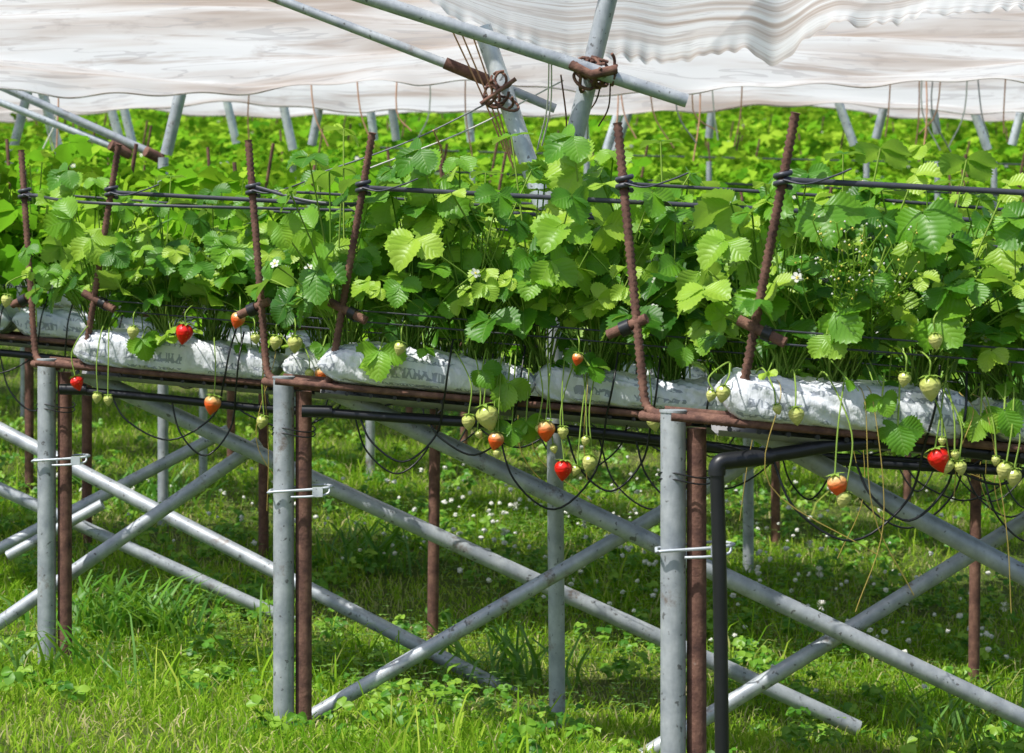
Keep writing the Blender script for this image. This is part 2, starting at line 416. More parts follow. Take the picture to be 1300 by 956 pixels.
# ---------------------------------------------------------------- rows
rows = [(.33, 5.0), (-.515, 6.09), (-1.215, 6.9), (-2.04, 8.0)]
def hoop_pts(x, y, z, s=1.0):
    return fillet([(x-.12, y+.17, z+.565), (x-.068, y+.10, z-.005), (x+.093, y-.10, z-.012), (x+.197, y-.17, z+.57)], .035)
def make_end(e, x0, y0, zt, near=True):
    g = float(ground(x0, y0))
    mb = MB()
    tube(mb, resample([(x0-.02, y0, g-.1), (x0-.02, y0, zt+.004)], .1), .0245, 20)
    tube(mb, [(x0-.02, y0, zt+.002), (x0-.02, y0, zt+.006)], .0265, 20)
    mb.obj('galvanised_post', [M_galv], e)
    mb = MB()
    tube(mb, resample([(x0+.026, y0+.012, g-.1), (x0+.026, y0+.012, zt-.03)], .1), .019, 14)
    mb.obj('rusty_post', [M_rust], e)
    mb = MB(); rebar(mb, hoop_pts(x0, y0, zt)); mb.obj('rebar_hoop', [M_rust], e)
    mb = MB()
    tube(mb, [(x0+.01, y0-.012, zt-.006), (x0+.11, y0-.095, zt-.012)], .011, 8)
    tube(mb, [(x0+.01, y0+.0, zt-.016), (x0-.075, y0+.105, zt-.012)], .010, 8)
    mb.obj('end_crossbar', [M_rust], e)
    mb = MB(); zc = zt-.262
    c = [(x0-.052, y0-.02, zc-.004), (x0-.045, y0-.034, zc), (x0+.05, y0-.030, zc+.006), (x0+.088, y0-.022, zc+.01), (x0+.094, y0-.01, zc+.012), (x0+.06, y0+.036, zc+.01), (x0-.04, y0+.030, zc), (x0-.052, y0+.0, zc), (x0-.052, y0-.02, zc-.004)]
    tube(mb, smoothline(c, 4), .0032, 6)
    c2 = [(x0+.0, y0-.034, zc-.012), (x0+.05, y0-.034, zc-.010), (x0+.086, y0-.026, zc-.004), (x0+.088, y0-.02, zc+.012)]
    tube(mb, smoothline(c2, 3), .003, 6)
    box(mb, (x0+.062, y0-.032, zc), (.012, .004, .011))
    mb.obj('spring_clip', [M_galv2], e)
    mb = MB()
    for dz in (-.118, -.13): 
        th = np.linspace(0, 2*math.pi, 17)
        tube(mb, np.stack([x0+.003+.051*np.cos(th), y0+.006+.034*np.sin(th), zt+dz+.006*np.sin(th*2)], 1), .0017, 5, cap=False)
    mb.obj('tie_wire', [M_black], e)
    mb = MB()
    n0 = np.array([x0+.126, y0-.122, zt+.165]); tube(mb, [n0+[-.03, .01, .018], n0+[.055, -.02, -.024]], .0105, 9, 0)
    tube(mb, [n0+[.015, -.003, -.004], n0+[.03, -.008, -.011]], .015, 9, 1)
    n1 = np.array([x0-.085, y0+.125, zt+.165]); tube(mb, [n1+[.02, -.01, .014], n1+[-.055, .02, -.02]], .0105, 9, 0)
    tube(mb, [n1+[-.012, 0, -.002], n1+[-.03, .005, -.010]], .016, 9, 1)
    mb.obj('cross_stub', [M_rust, M_black], e)
    mb = MB()
    for bx, by in ((.175, -.154), (-.107, .153)):
        f = .445; th = np.linspace(0, 4*math.pi, 30)
        tube(mb, np.stack([x0+bx+.014*np.cos(th), y0+by+.014*np.sin(th), zt+f+np.linspace(-.014, .014, 30)], 1), .0055, 6)
        tube(mb, smoothline([(x0+bx, y0+by-.015, zt+f), (x0+bx+.04, y0+by-.03, zt+f-.008), (x0+bx+.09, y0+by-.02, zt+f+.006), (x0+bx+.125, y0+by-.012, zt+f+.02)], 5), .006, 6, flat=(1, .35))
    mb.obj('strap_binding', [M_strap], e)

def ribbon_line(mb, pts, w, mat=0):
    tube(mb, smoothline(pts, 6), w/2, 6, mat, flat=(.25, 1))

for ri, (x0, y0) in enumerate(rows):
    zt = table(x0, y0)
    e = empty('strawberry_table', (x0, y0, float(ground(x0, y0))))
    xr = .2*y0+.9
    if ri < 3: make_end(e, x0, y0, zt)
    zf = lambda x, y0=y0: table(x, y0)
    mb = MB()
    for dy in (-.105, .105):
        ln = [(x0-.03, y0+dy, zf(x0-.03)-.003), (xr, y0+dy, zf(xr)-.003)]
        tube(mb, resample(ln, .1), .0085, 6, flat=(1.2, 1))
    for xx in np.arange(x0+.3, xr, .45):
        tube(mb, [(xx, y0-.105, zf(xx)-.006), (xx, y0+.105, zf(xx)-.006)], .007, 6)
    mb.obj('rusty_rail', [M_rust], e)
    mb = MB()
    xs = np.arange(x0+.06, xr, .1)
    A = np.array([(x, y0+sy*.088, zf(x)-.02+(0 if abs(sy) > .9 else -.012)) for x in xs for sy in (-1.08, -.9, .9, 1.08)])
    i = np.arange(len(xs)-1)[:, None]; j = np.arange(3)[None, :]
    mb.add(A, [np.stack([i*4+j, i*4+j+1, (i+1)*4+j+1, (i+1)*4+j], -1).reshape(-1, 4)], 0)
    for x in np.arange(x0+.08, xr, .055):
        tube(mb, [(x, y0-.098, zf(x)-.016), (x, y0-.112, zf(x)-.016)], .005, 7, 1)
    mb.obj('drip_tray', [M_tray, M_black], e)
    mb = MB(); x = x0+.07; k = 0
    while x < xr:
        L = random.uniform(.42, .60); bag(mb, x, x+L, y0+random.uniform(-.006, .006), zf, ri*50+k); x += L+random.uniform(.000, .02); k += 1
    mb.obj('grow_bag_line', [M_bag], e)
    mb = MB(); yy = y0-.085
    pp = [(x, yy, zf(x)-.062+.008*math.sin(x*5+ri)) for x in np.arange(x0+.12, xr, .2)]
    r = .0135 if ri == 0 else .011
    if ri == 0:
        dn = [(x0+.068, yy-.02, float(ground(x0, y0))-.05), (x0+.062, yy-.02, zt-.35), (x0+.056, yy-.02, zt-.11)]
        tube(mb, smoothline(dn, 6), .0135, 12)
        tube(mb, fillet([dn[-1], (x0+.056, yy-.02, zt-.085), (x0+.16, yy, zt-.075)], .016), .0165, 12)
        pp = [(x0+.09, yy-.01, zt-.085), (x0+.2, yy, zt-.068), (x0+.32, yy, zt-.052), (x0+.5, yy, zt-.062), (xr, yy, zf(xr)-.05)]
    else:
        pp = [(x0+.04, yy, zt-.07)]+pp[1:]
        tube(mb, [(x0+.03, yy, zt-.07), (x0+.10, yy, zt-.071)], r*1.35, 10)
    tube(mb, smoothline(pp, 5), r, 12)
    rg = np.random.default_rng(ri+5)
    for x in np.arange(x0+.16, xr, .16):
        s = rg.uniform(.5, 1.7); z = zf(x); w = rg.uniform(.7, 1.7)
        tube(mb, smoothline([(x, yy, z-.06), (x+.03*w, yy-.01, z-.11*s), (x+.1*w, yy-.012, z-.15*s), (x+.17*w, yy, z-.1*s), (x+.19*w, y0-.12, z-.03), (x+.20*w, y0-.145, z+.04), (x+.21*w, y0-.1, z+.11)], 6), .0026, 5)
    mb.obj('irrigation_pipe', [M_black], e)
    mb = MB()
    nx_, ny_ = x0+.175, y0-.154; fx_, fy_ = x0-.107, y0+.153; zs = zt+.445
    sl = lambda x: (zf(x)-zf(x0))
    if ri < 3:
        ribbon_line(mb, [(nx_, ny_-.012, zs), (nx_+.5, ny_, zs+sl(x0+.5)*.5-.004), (xr, ny_, zs+sl(xr)*.55)], .013)
        ribbon_line(mb, [(fx_, fy_, zs), (fx_+.5, fy_, zs+sl(x0+.5)*.5-.01), (xr, fy_, zs+sl(xr)*.9)], .008)
    if ri in (1, 2): ribbon_line(mb, [(nx_-.28, ny_+.3, zs+.0), (nx_, ny_-.014, zs-.03), (nx_+.75, ny_-.02, zs-.05)] if ri == 2 else [(fx_, fy_-.01, zs+.01), (fx_+.15, fy_-.1, zs-.03), (fx_+.30, fy_-.12, zs-.035)], .009)
    for dz in (.165, .14):
        tube(mb, [(x0+.15, y0-.13, zt+dz), (xr, y0-.13, zf(xr)+dz+.03)], .002, 5)
    mb.obj('support_strap', [M_strap], e)
    mb = MB()
    for lx in {0: [], 1: [1.9], 2: [2.0], 3: [-.235, 1.43]}[ri]:
        g = float(ground(lx, y0)); tube(mb, resample([(lx-.01, y0, g-.05), (lx, y0, zf(lx)-.02)], .1), .0175, 12)
    if ri: mb.obj('rusty_leg', [M_rust], e)
    def br(p, D1, q, D2, r=.0205, nm='brace_tube', mat=M_galv):
        mb = MB(); tube(mb, resample([P(*p, D1), P(*q, D2)], .15), r, 14); mb.obj(nm, [mat], e)
    if ri == 0: br((935, 533), 5.03, (1660, 925), 5.05, .020)
    if ri == 1:
        br((418, 494), 6.1, (1500, 1007), 6.12, .0215)
        br((1440, 576), 6.20, (790, 976), 6.16, .019); br((1010, 552), 6.22, (290, 971), 6.22, .018)
    if ri == 2:
        br((110, 476), 6.92, (1090, 925), 6.9, .0215); br((330, 562), 7.02, (-130, 880), 7.0, .019)
    if ri == 3:
        br((-190, 447), 8.0, (670, 891), 7.2, .021); br((-120, 566), 8.1, (372, 790), 8.0, .0195); br((290, 546), 8.15, (-130, 764), 8.1, .019)
        br((10, 706), 8.0, (130, 640), 8.0, .017)

    pe = empty('strawberry_plants', (x0, y0, zt+.08))
    x = x0+(.13 if ri else .17); k = 0; rg = np.random.default_rng(ri+50)
    lib = plantsH if ri < 3 else plantsM
    while x < xr:
        for dy in (-.03, .05):
            o = bpy.data.objects.new('plant', lib[rg.integers(len(lib))])
            xx = x+rg.uniform(-.03, .03)
            o.location = (xx, y0+dy+rg.uniform(-.02, .02), zf(xx)+.082)
            o.rotation_euler = (rg.normal(0, .05), rg.normal(0, .06), rg.uniform(-.5, .5))
            s = rg.uniform(.84, 1.14)*(1-.14*(ri == 0 and x > .8)); o.scale = (s, s, s)
            scene.collection.objects.link(o); par(o, pe)
        x += .15; k += 1
    rows[ri] = (x0, y0, e, pe)

# ---------------------------------------------------------------- fruit on the near rows
def berry(mb, c, s, kind):
    mi = {'r': 0, 'o': 1, 'g': 2}[kind]
    n = 12; m = 18; t = np.linspace(0, 1, n)
    rr = np.sin(math.pi*t**.72)**.75*.5*(1-.12*t); rr[0] = .06; rr[-1] = .01
    a = np.linspace(0, 2*math.pi, m, endpoint=False); tl = random.uniform(-.35, .35)
    V = np.array([(r*math.cos(b), r*math.sin(b), -tt*1.15) for tt, r in zip(t, rr) for b in a]); UV = np.array([(b/6.283, tt) for tt in t for b in a])
    R = np.array([[math.cos(tl), 0, math.sin(tl)],[0, 1, 0],[-math.sin(tl), 0, math.cos(tl)]])
    top = np.asarray(c, float)+np.array([0, 0, s*.55])
    i = np.arange(n-1)[:, None]; j = np.arange(m)[None, :]; j2 = (j+1) % m
    mb.add(V@R.T*s+top, [np.stack([i*m+j, (i+1)*m+j, (i+1)*m+j2, i*m+j2], -1).reshape(-1, 4)], mi, UV)
    for k in range(9):
        b = k*.698+random.uniform(-.1, .1); d = np.array([math.cos(b), math.sin(b), 0]); sd = np.array([-math.sin(b), math.cos(b), 0])
        W = np.array([[0, 0, .02], d*.25+sd*.11+[0, 0, .03], d*.25-sd*.11+[0, 0, .03], d*.55+[0, 0, -.06+random.uniform(-.05, .12)]])
        mb.add(W@R.T*s+top, [[[0, 1, 3], [0, 3, 2]]], 3, None, .7)
    return top
fruits = {
 0: [(1187,585,27,'r'),(1060,617,25,'o'),(1180,493,27,'g'),(1187,433,18,'g'),(1205,592,17,'g'),(1218,594,16,'g'),(1278,598,20,'g'),(1288,606,20,'g'),(1010,528,20,'g'),(920,500,19,'g'),(905,503,13,'g'),(1074,634,19,'g'),(1150,482,16,'g'),(985,520,12,'g'),(1212,578,11,'g'),(1265,585,11,'g'),(1196,560,10,'g')],
 1: [(614,531,28,'g'),(632,560,20,'o'),(693,547,23,'o'),(716,597,22,'r'),(752,589,19,'g'),(745,560,11,'g'),(733,598,12,'g'),(715,549,14,'g'),(828,537,18,'g'),(595,536,17,'g'),(510,443,15,'g'),(683,545,11,'g'),(632,576,11,'g'),(735,456,14,'o'),(702,570,10,'g'),(606,552,10,'g')],
 2: [(236,424,22,'r'),(305,407,18,'o'),(272,514,21,'o'),(170,422,15,'g'),(323,430,12,'g'),(352,435,16,'g'),(375,437,19,'g'),(407,476,18,'o'),(393,475,12,'g'),(335,536,15,'g'),(137,508,12,'g'),(95,487,16,'r'),(10,382,14,'g'),(124,505,12,'g'),(425,472,14,'g')]}
for ri, lst in fruits.items():
    x0, y0, e, pe = rows[ri]; mb = MB()
    for (px, py, w, kd) in lst:
        D = y0-.165; c = P(px, py, D); s = w/F*D*1.08
        if c[2] > table(c[0], y0)+.1: D = y0-.2; c = P(px, py, D)
        top = berry(mb, c, s, kd); zb = table(c[0], y0)+.085
        xo = c[0]+random.uniform(-.05, .05)
        if c[2] < zb-.03:
            pts = [(xo, y0-.03, zb+.0), (xo+.3*(c[0]-xo), y0-.115, zb+.022), (c[0]+random.uniform(-.012, .012), y0-.158, (zb+top[2])/2+.01), top]
        else:
            pts = [(xo, y0-.03, zb), (xo, y0-.09, top[2]+.04), (c[0], D, top[2]+.03), top]
        tube(mb, smoothline(pts, 6), .0017, 5, 3, .8)
    mb.obj('strawberry_fruit', [B_red, B_org, B_grn, M_stem], pe)
    mb = MB(); rg = np.random.default_rng(900+ri); xr = .2*y0+.5
    spots = {0: [(1140,540,.06),(1245,530,.05),(1275,520,.055),(1050,425,.055),(1120,505,.04)], 1: [(645,485,.07),(668,535,.05),(482,445,.075),(650,540,.05),(612,470,.05),(740,450,.05),(870,440,.05)], 2: [(180,430,.06),(410,440,.04)]}[ri]
    for (px, py, sz) in spots:
        c = P(px, py, y0-.15); zb = table(c[0], y0)+.085
        tube(mb, smoothline([(c[0]+.02, y0-.02, zb), (c[0]+.01, y0-.11, max(zb, c[2])+.03), c], 5), .002, 5, 1, .8, False)
        put_leaf(mb, TH[rg.integers(12)], c, np.array([rg.normal(0, .3), -1, .35]), np.array([rg.normal(0, .4), -.15, -1]), sz*.9, rg.uniform(.3, .75))
    for k in range(8):
        x = rg.uniform(x0+.15, xr); z = table(x, y0)+.09; L = rg.uniform(.15, .45)
        tube(mb, smoothline([(x, y0-.05, z), (x+.01, y0-.15, z-.03), (x+rg.uniform(-.04, .06), y0-.155, z-L*.6), (x+rg.uniform(-.05, .2), y0-.14, z-L)], 6), .0010, 4, 2, .5)
    mb.obj('hanging_leaves_and_runners', [M_leaf, M_stem, M_dry], pe)

# flowering weed on the right
wp = empty('flowering_weed', P(1080, 470, 4.93)); mb = MB(); rg = np.random.default_rng(77)
for k in range(18):
    b = P(1080+rg.uniform(-25, 30), 455, 4.92); tpt = P(1090+rg.uniform(-75, 75), rg.uniform(272, 350), 4.78+rg.uniform(-.05, .05))
    m_ = (b+tpt)/2+rg.normal(0, .012, 3); ln = smoothline([b, m_, tpt], 6); tube(mb, ln, .0013, 4, 0, .9, False)
    for q in range(9):
        p = ln[rg.integers(7, len(ln))]; d = rg.normal(0, 1, 3); d /= np.linalg.norm(d); d[2] = abs(d[2])
        pe_ = p+d*rg.uniform(.008, .022); tube(mb, [p, (p+pe_)/2+[0, 0, .003], pe_], .0007, 3, 0, .8, False)
        s = .0026
        O = np.array([[1,0,0],[-1,0,0],[0,1,0],[0,-1,0],[0,0,1],[0,0,-1.]])*s+pe_
        mb.add(O, [[[0,2,4],[2,1,4],[1,3,4],[3,0,4],[2,0,5],[1,2,5],[3,1,5],[0,3,5]]], 1 if q % 3 == 0 else (2 if q % 3 == 1 else 3), None, .9)
    for q in range(12):
        p = ln[rg.integers(1, len(ln)-2)]; a = rg.uniform(0, 6.28); d = np.array([math.cos(a), math.sin(a), .3]); sd = np.cross(d, [0, 0, 1])
        mb.add(np.array([p, p+d*.012+sd*.004, p+d*.03, p+d*.012-sd*.004]), [[[0,1,2,3]]], 0, None, .9)
mb.obj('weed_stems', [M_weed, M_yel, M_petal, M_stem], wp)

# ---------------------------------------------------------------- rows behind
y = 9.05; k = 0; rg = np.random.default_rng(4)
while y < 70:
    pe = empty('strawberry_plants', (0, y, table(0, y)))
    half = .2*y+.9
    near = y < 20
    lib, L = (farA, .95) if near else (farB, 2.8)
    x = -half+rg.uniform(0, L)
    while x < half:
        o = bpy.data.objects.new('plant_canopy', lib[rg.integers(len(lib))])
        o.location = (x, y, table(x, y)+.03)
        sl = (table(x+.3, y)-table(x-.3, y))/.6
        o.rotation_euler = (0, -math.atan(sl), 0 if rg.random() < .5 else math.pi)
        s = rg.uniform(.92, 1.15); o.scale = (1.05, s, s); scene.collection.objects.link(o); par(o, pe); x += L
    if y < 34:
        e = empty('strawberry_table', (0, y, table(0, y))); mb = MB()
        for dy in (-.1, .1): tube(mb, [(a, y+dy, table(a, y)) for a in np.arange(-half, half, .5)], .009, 5)
        legs = [-1.48, -.865, 1.9] if k == 0 else list(np.arange(-half+rg.uniform(0, 2), half, 2.9))
        for a in legs:
            z = table(a, y); tube(mb, hoop_pts(a, y, z), .007, 6)
            tube(mb, [(a, y, z-HT-.05), (a, y, z)], .018, 8)
        mb.obj('frame', [M_rust], e)
        if y < 13:
            mb = MB(); a = -half; q = 0
            while a < half: bag(mb, a, a+.5, y, lambda x, y=y: table(x, y), int(y*7)+q); a += .53; q += 1
            mb.obj('grow_bag_line', [M_bag], e)
        if k in (1, 4, 8):
            mb = MB()
            ribbon_line(mb, [(-half*.2, y-.16, table(-half*.2, y)+.45), (0, y-.16, table(0, y)+.44), (half, y-.16, table(half, y)+.46)], .012)
            mb.obj('support_strap', [M_strap], e)
    y += 1.05 if near else 1.8; k += 1

# ---------------------------------------------------------------- polytunnel frames
def tub(mb, a, Da, b, Db, r, mat=0): tube(mb, resample([P(*a, Da), P(*b, Db)], .2), r, 14, mat)
def wraps(mb, c, r, n, wr, mat, seed, spread=.03):
    rg = np.random.default_rng(seed)
    for k in range(n):
        ax = rg.normal(0, 1, 3); ax /= np.linalg.norm(ax); u = np.cross(ax, [0, 0, 1.]); u /= np.linalg.norm(u); v = np.cross(ax, u)
        th = np.linspace(0, rg.uniform(3, 6.3), 14); rr = r*rg.uniform(.7, 1.2); c0 = c+rg.normal(0, spread*.4, 3)
        tube(mb, c0+np.outer(np.cos(th)*rr, u)+np.outer(np.sin(th)*rr, v), wr, 6, mat)
FM = [M_galv, M_galv2, M_rust, M_twine, M_orange, M_wire]
e = empty('polytunnel_leg', P(706, 850, 6.5)); mb = MB()
gz = float(ground(P(708, 0, 6.5)[0], 6.5))
pb = P(708, 0, 6.5); pt = P(702, 240, 6.5)
tube(mb, resample([(pb[0], 6.5, gz-.1), pt], .15), .0205, 14, 0)
tub(mb, (712, 246), 6.5, (786, -60), 6.47, .0235)
tub(mb, (690, 262), 6.53, (612, 34), 6.55, .0235, 1)
mb.obj('leg_tubes', FM, e)
mb = MB()
tub(mb, (430, -14), 6.40, (872, 128), 6.42, .0175)
tub(mb, (340, -6), 6.6, (600, 94), 6.58, .0125); tub(mb, (565, 80), 6.57, (628, 106), 6.57, .0155, 2); tub(mb, (625, 104), 6.58, (705, 138), 6.58, .012)
mb.obj('purlin', FM, e)
mb = MB()
wraps(mb, P(756, 90, 6.44), .034, 16, .0042, 2, 11, .045); wraps(mb, P(638, 116, 6.5), .028, 9, .0036, 2, 12, .04)
tube(mb, [P(610, 132, 6.45), P(630, 118, 6.45), P(655, 100, 6.45)], .006, 6, 2); tube(mb, [P(725, 82, 6.4), P(750, 95, 6.38), P(782, 88, 6.4)], .012, 8, 2)
mb.obj('rusty_clamp', FM, e)
mb = MB(); 
for a, b, m_ in [((585,40),(648,205),4),((600,45),(652,215),4),((570,30),(640,190),4),((700,70),(688,185),3),((697,70),(682,190),3),((460,217),(715,102),3),((400,222),(640,120),5),((765,95),(738,150),2),((775,100),(760,160),2),((712,95),(716,200),2),((736,100),(745,190),3),((550,165),(560,200),4)]:
    A, B_ = P(*a, 6.45), P(*b, 6.6); tube(mb, smoothline([A, (A+B_)/2+[.01, 0, -.012], B_], 5), .0022, 5, m_)
mb.obj('twine', FM, e)

def leg(px, D, pairs, r=.022, top=200):
    e = empty('polytunnel_leg', P(px, top, D)); mb = MB()
    x = P(px, 0, D)[0]; tube(mb, [(x, D, float(ground(x, D))-.1), P(px, top, D)], r, 10, 0)
    for (a, b, rr, m_) in pairs: tube(mb, resample([P(*a, D-.02), P(*b, D+.02)], .3), rr, 10, m_)
    mb.obj('leg_tubes', FM, e); return e
leg(207, 9.55, [((266,-40),(211,196),.0225,0),((-60,82),(200,198),.0165,0),((-60,106),(152,190),.014,1),((140,184),(165,196),.02,2),((185,192),(205,202),.02,2)], .02)
leg(258, 10.6, [], .017, 400); leg(470, 11.1, [], .020, 400); leg(950, 9.5, [], .020, 440)
rg = np.random.default_rng(31)
for (px, D, prs) in [(372, 13.4, [((350,90),(372,190),1),((414,90),(396,184),0)]), (505, 14.5, [((494,110),(503,178),0),((467,110),(475,178),1)]), (790, 13.4, [((826,65),(778,198),0),((805,80),(770,190),1)]),
                     (1100, 13.5, [((1050,90),(1084,184),1),((1134,90),(1112,176),0)]), (1262, 13.4, [((1215,80),(1254,190),1),((1310,90),(1285,184),1)]), (30, 12.5, [((42,90),(10,216),0),((46,90),(78,200),1)]),
                     (150, 13.6, [((126,82),(152,178),1),((146,90),(168,182),1)]), (290, 14.6, [((283,105),(300,182),1)]), (1190, 14.6, [((1180,105),(1190,170),0)]), (900, 15, [((907,105),(900,175),0)]), (600, 15, [((590,105),(598,180),1)]), (745, 14, [((735,95),(745,195),1)])]:
    leg(px, D, [(a, b, .023, m_) for a, b, m_ in prs], .016, 205)
e = empty('hanging_twine', P(1100, 100, 12.6)); mb = MB()
for k in range(26):
    px = rg.uniform(0, 1300); D = rg.uniform(12, 12.9)
    tube(mb, smoothline([P(px, 60, D), P(px+rg.uniform(-8, 8), 140, D), P(px+rg.uniform(-30, 30), rg.uniform(165, 205), D)], 4), .0035, 4, int(rg.choice([3, 4, 4, 5])))
mb.obj('twine_strands', FM, e)

# ---------------------------------------------------------------- film canopies
def canopy(D0, D1, z0, z1, xh, ns, seed, nv=60, sag=.05, legsp=2.6, wr=1.0, edge=None, x0=None, name='plastic_canopy'):
    rg = np.random.default_rng(seed); ph = rg.uniform(0, 6.28, 20)
    xs = np.linspace(-xh if x0 is None else x0, xh, ns); vs = np.linspace(0, 1, nv)
    X, Vv = np.meshgrid(xs, vs, indexing='ij')
    Y = D0+(D1-D0)*Vv
    S = D0/8.0; Xs = X/S
    sg = sag*np.abs(np.sin(math.pi*X/legsp+ph[0]))*(1-Vv*.6)
    Z = z0+(z1-z0)*Vv-sg
    ed = np.exp(-Vv*14)
    A = .034*wr*S
    def ridge(p): return 1-np.abs(np.sin(p))**.8
    if edge is not None:
        ez = np.interp(xs*F/D0+650, edge[0], (300-np.array(edge[1]))/F*D0+Z0)
        kk = np.hanning(25); kk /= kk.sum(); ez = np.convolve(np.pad(ez, 12, mode='edge'), kk, 'valid')
        Z = ez[:, None]*(1-Vv)+z1*Vv
        Z += ed*(.006*np.sin(X*41+np.sin(X*13)*2)+.005*np.sin(X*97+1+3*np.sin(X*19))+.003*np.sin(X*160))
        W = ridge(Xs*3.1+Vv*1.7+ph[1])+.6*ridge(-Xs*5.2+Vv*2.3+ph[2]+np.sin(Xs*3))+.3*np.sin(Xs*11+Vv*3)
        Z = Z-A*W*.35*(1-.4*Vv); Y = Y+A*1.6*W
    else:
        W = ridge(Xs*.55+Vv*5+ph[1]+.8*np.sin(Xs*.9+ph[2]))+.7*ridge(-Xs*.8+Vv*9+ph[3]+.7*np.sin(Xs*1.3+ph[4]))+.35*ridge(Xs*1.4+Vv*17+ph[5]+np.sin(Xs*2.1))
        W += .25*np.sin(Xs*3.1-Vv*8+ph[6])+.12*np.sin(Xs*7+Vv*25+ph[9]+2*np.sin(Xs*1.7))
        Z = Z-A*W*(1-.3*Vv); Y = Y+A*1.2*W
        Z += ed*A*.4*(.9*np.sin(Xs*4.3+ph[8])+.6*np.sin(Xs*9.7+ph[9])+.4*np.sin(Xs*23+ph[10]))
    n = nv; i = np.arange(ns-1)[:, None]; j = np.arange(nv-1)[None, :]
    q = np.stack([i*n+j, i*n+j+1, (i+1)*n+j+1, (i+1)*n+j], -1).reshape(-1, 4)
    mb = MB(); mb.add(np.stack([X, Y, Z], -1).reshape(-1, 3), [q], 0, np.stack([Xs.ravel()+seed*3.7, Vv.ravel()*math.hypot(D1-D0, z1-z0)/S], 1))
    hem = np.stack([xs, Y[:, 0]-.004, Z[:, 0]+.004*S], 1)
    if edge is None: tube(mb, hem, .004*S, 6, 0)
    o = mb.obj(name, [M_film]); return o
canopy(8.7, 7.7, Z0+.56, Z0+.95, 3.2, 420, 1, sag=.05, wr=1.15)
canopy(13.2, 12.0, Z0+.70, Z0+1.30, 4.8, 420, 2, sag=.05, wr=.9)
canopy(20.5, 18.6, Z0+1.06, Z0+1.95, 7, 420, 3, sag=.07, wr=.8)
canopy(30, 28, Z0+1.68, Z0+2.8, 9, 300, 4, sag=.1, wr=.6)
canopy(44, 41, Z0+2.50, Z0+4.1, 13, 300, 5, sag=.12, wr=.5)
canopy(62, 58, Z0+3.5, Z0+5.6, 18, 300, 6, sag=.12, wr=.5)
canopy(6.75, 6.4, 0, Z0+.76, 1.75, 600, 8, sag=0, wr=.6, x0=-.30, name='torn_plastic_film',
       edge=([500, 560, 640, 720, 790, 840, 900, 950, 980, 1000, 1030, 1060, 1120, 1200, 1300, 1500], [-20, 8, 48, 74, 70, 84, 66, 62, 84, 70, 40, 26, 30, 12, 14, -10]))

# ---------------------------------------------------------------- ground
def groundm():
    m, nt, out = newmat('meadow_soil'); g = geo(nt)
    n1 = noise(nt, 1.3, 5, g); n2 = noise(nt, 45, 5, g, .7)
    col = ramp(nt, n1.outputs[0], [(.3, (.08, .17, .018)), (.5, (.16, .25, .035)), (.7, (.30, .30, .11))]).outputs[0]
    col = mixc(nt, ramp(nt, n2.outputs[0], [(.42, (0,)*3), (.62, (.75,)*3)]).outputs[0], col, (.13, .11, .055))
    p = princ(nt, col, .9, 0, .2, bump(nt, n2.outputs[0], 1, .05)); nt.links.new(p.outputs[0], out.inputs[0]); return m
xs = np.concatenate([np.linspace(-300, -8, 30), np.linspace(-7.6, 7.6, 120), np.linspace(8, 300, 30)])
ys = np.concatenate([np.linspace(-15, 3, 20), np.linspace(3.1, 16, 130), np.linspace(16.5, 130, 100), np.linspace(140, 600, 20)])
X, Y = np.meshgrid(xs, ys, indexing='ij'); Z = ground(X, Y)
mask = np.exp(-((Y-8)/8)**2)
Z = Z+mask*(.006*np.sin(X*5+Y*3)+.005*np.sin(X*11-Y*7)); n = len(ys)
i = np.arange(len(xs)-1)[:, None]; j = np.arange(n-1)[None, :]
mb = MB(); mb.add(np.stack([X, Y, Z], -1).reshape(-1, 3), [np.stack([i*n+j, (i+1)*n+j, (i+1)*n+j+1, i*n+j+1], -1).reshape(-1, 4)], 0)
mb.obj('ground', [groundm()])

def patch(x, y):
    return .5+.22*np.sin(x*2.1+y*1.3+1)+.18*np.sin(x*4.3-y*2.9)+.14*np.sin(x*7.7+y*6.1+2)
def blades(mb, x, y, h, w, lean, rnd, mat=0):
    n = len(x); z = ground(x, y)-.01
    a = RNG.uniform(0, 2*math.pi, n); b = RNG.uniform(0, 2*math.pi, n)
    dx, dy = np.cos(a)*w/2, np.sin(a)*w/2; lx, ly = np.cos(b)*lean*h, np.sin(b)*lean*h
    V = np.zeros((n, 7, 3))
    for k, (t, wf) in enumerate([(0, 1), (.4, .9), (.75, .6)]):
        lz = h*(t-.25*lean*t*t)
        V[:, 2*k] = np.stack([x-dx*wf+lx*t*t, y-dy*wf+ly*t*t, z+lz], 1); V[:, 2*k+1] = np.stack([x+dx*wf+lx*t*t, y+dy*wf+ly*t*t, z+lz], 1)
    V[:, 6] = np.stack([x+lx, y+ly, z+h*(1-.45*lean)], 1)
    o = (np.arange(n)*7)[:, None]
    q = np.concatenate([o+[0, 1, 3, 2], o+[2, 3, 5, 4]]); t = o+[4, 5, 6]
    mb.v.append(V.reshape(-1, 3)); mb.uv.append(np.zeros((n*7, 2)))
    for f, r in ((q, np.concatenate([rnd, rnd])), (t, rnd)):
        mb.f.append(f+mb.n); mb.m.append(np.full(len(f), mat)); mb.sm.append(np.full(len(f), True)); mb.r.append(r)
    mb.n += n*7
mb = MB()
def samp(n, y0, y1):
    y = RNG.uniform(y0, y1, n); x = RNG.uniform(-1, 1, n)*(.2*y+.35); return x, y
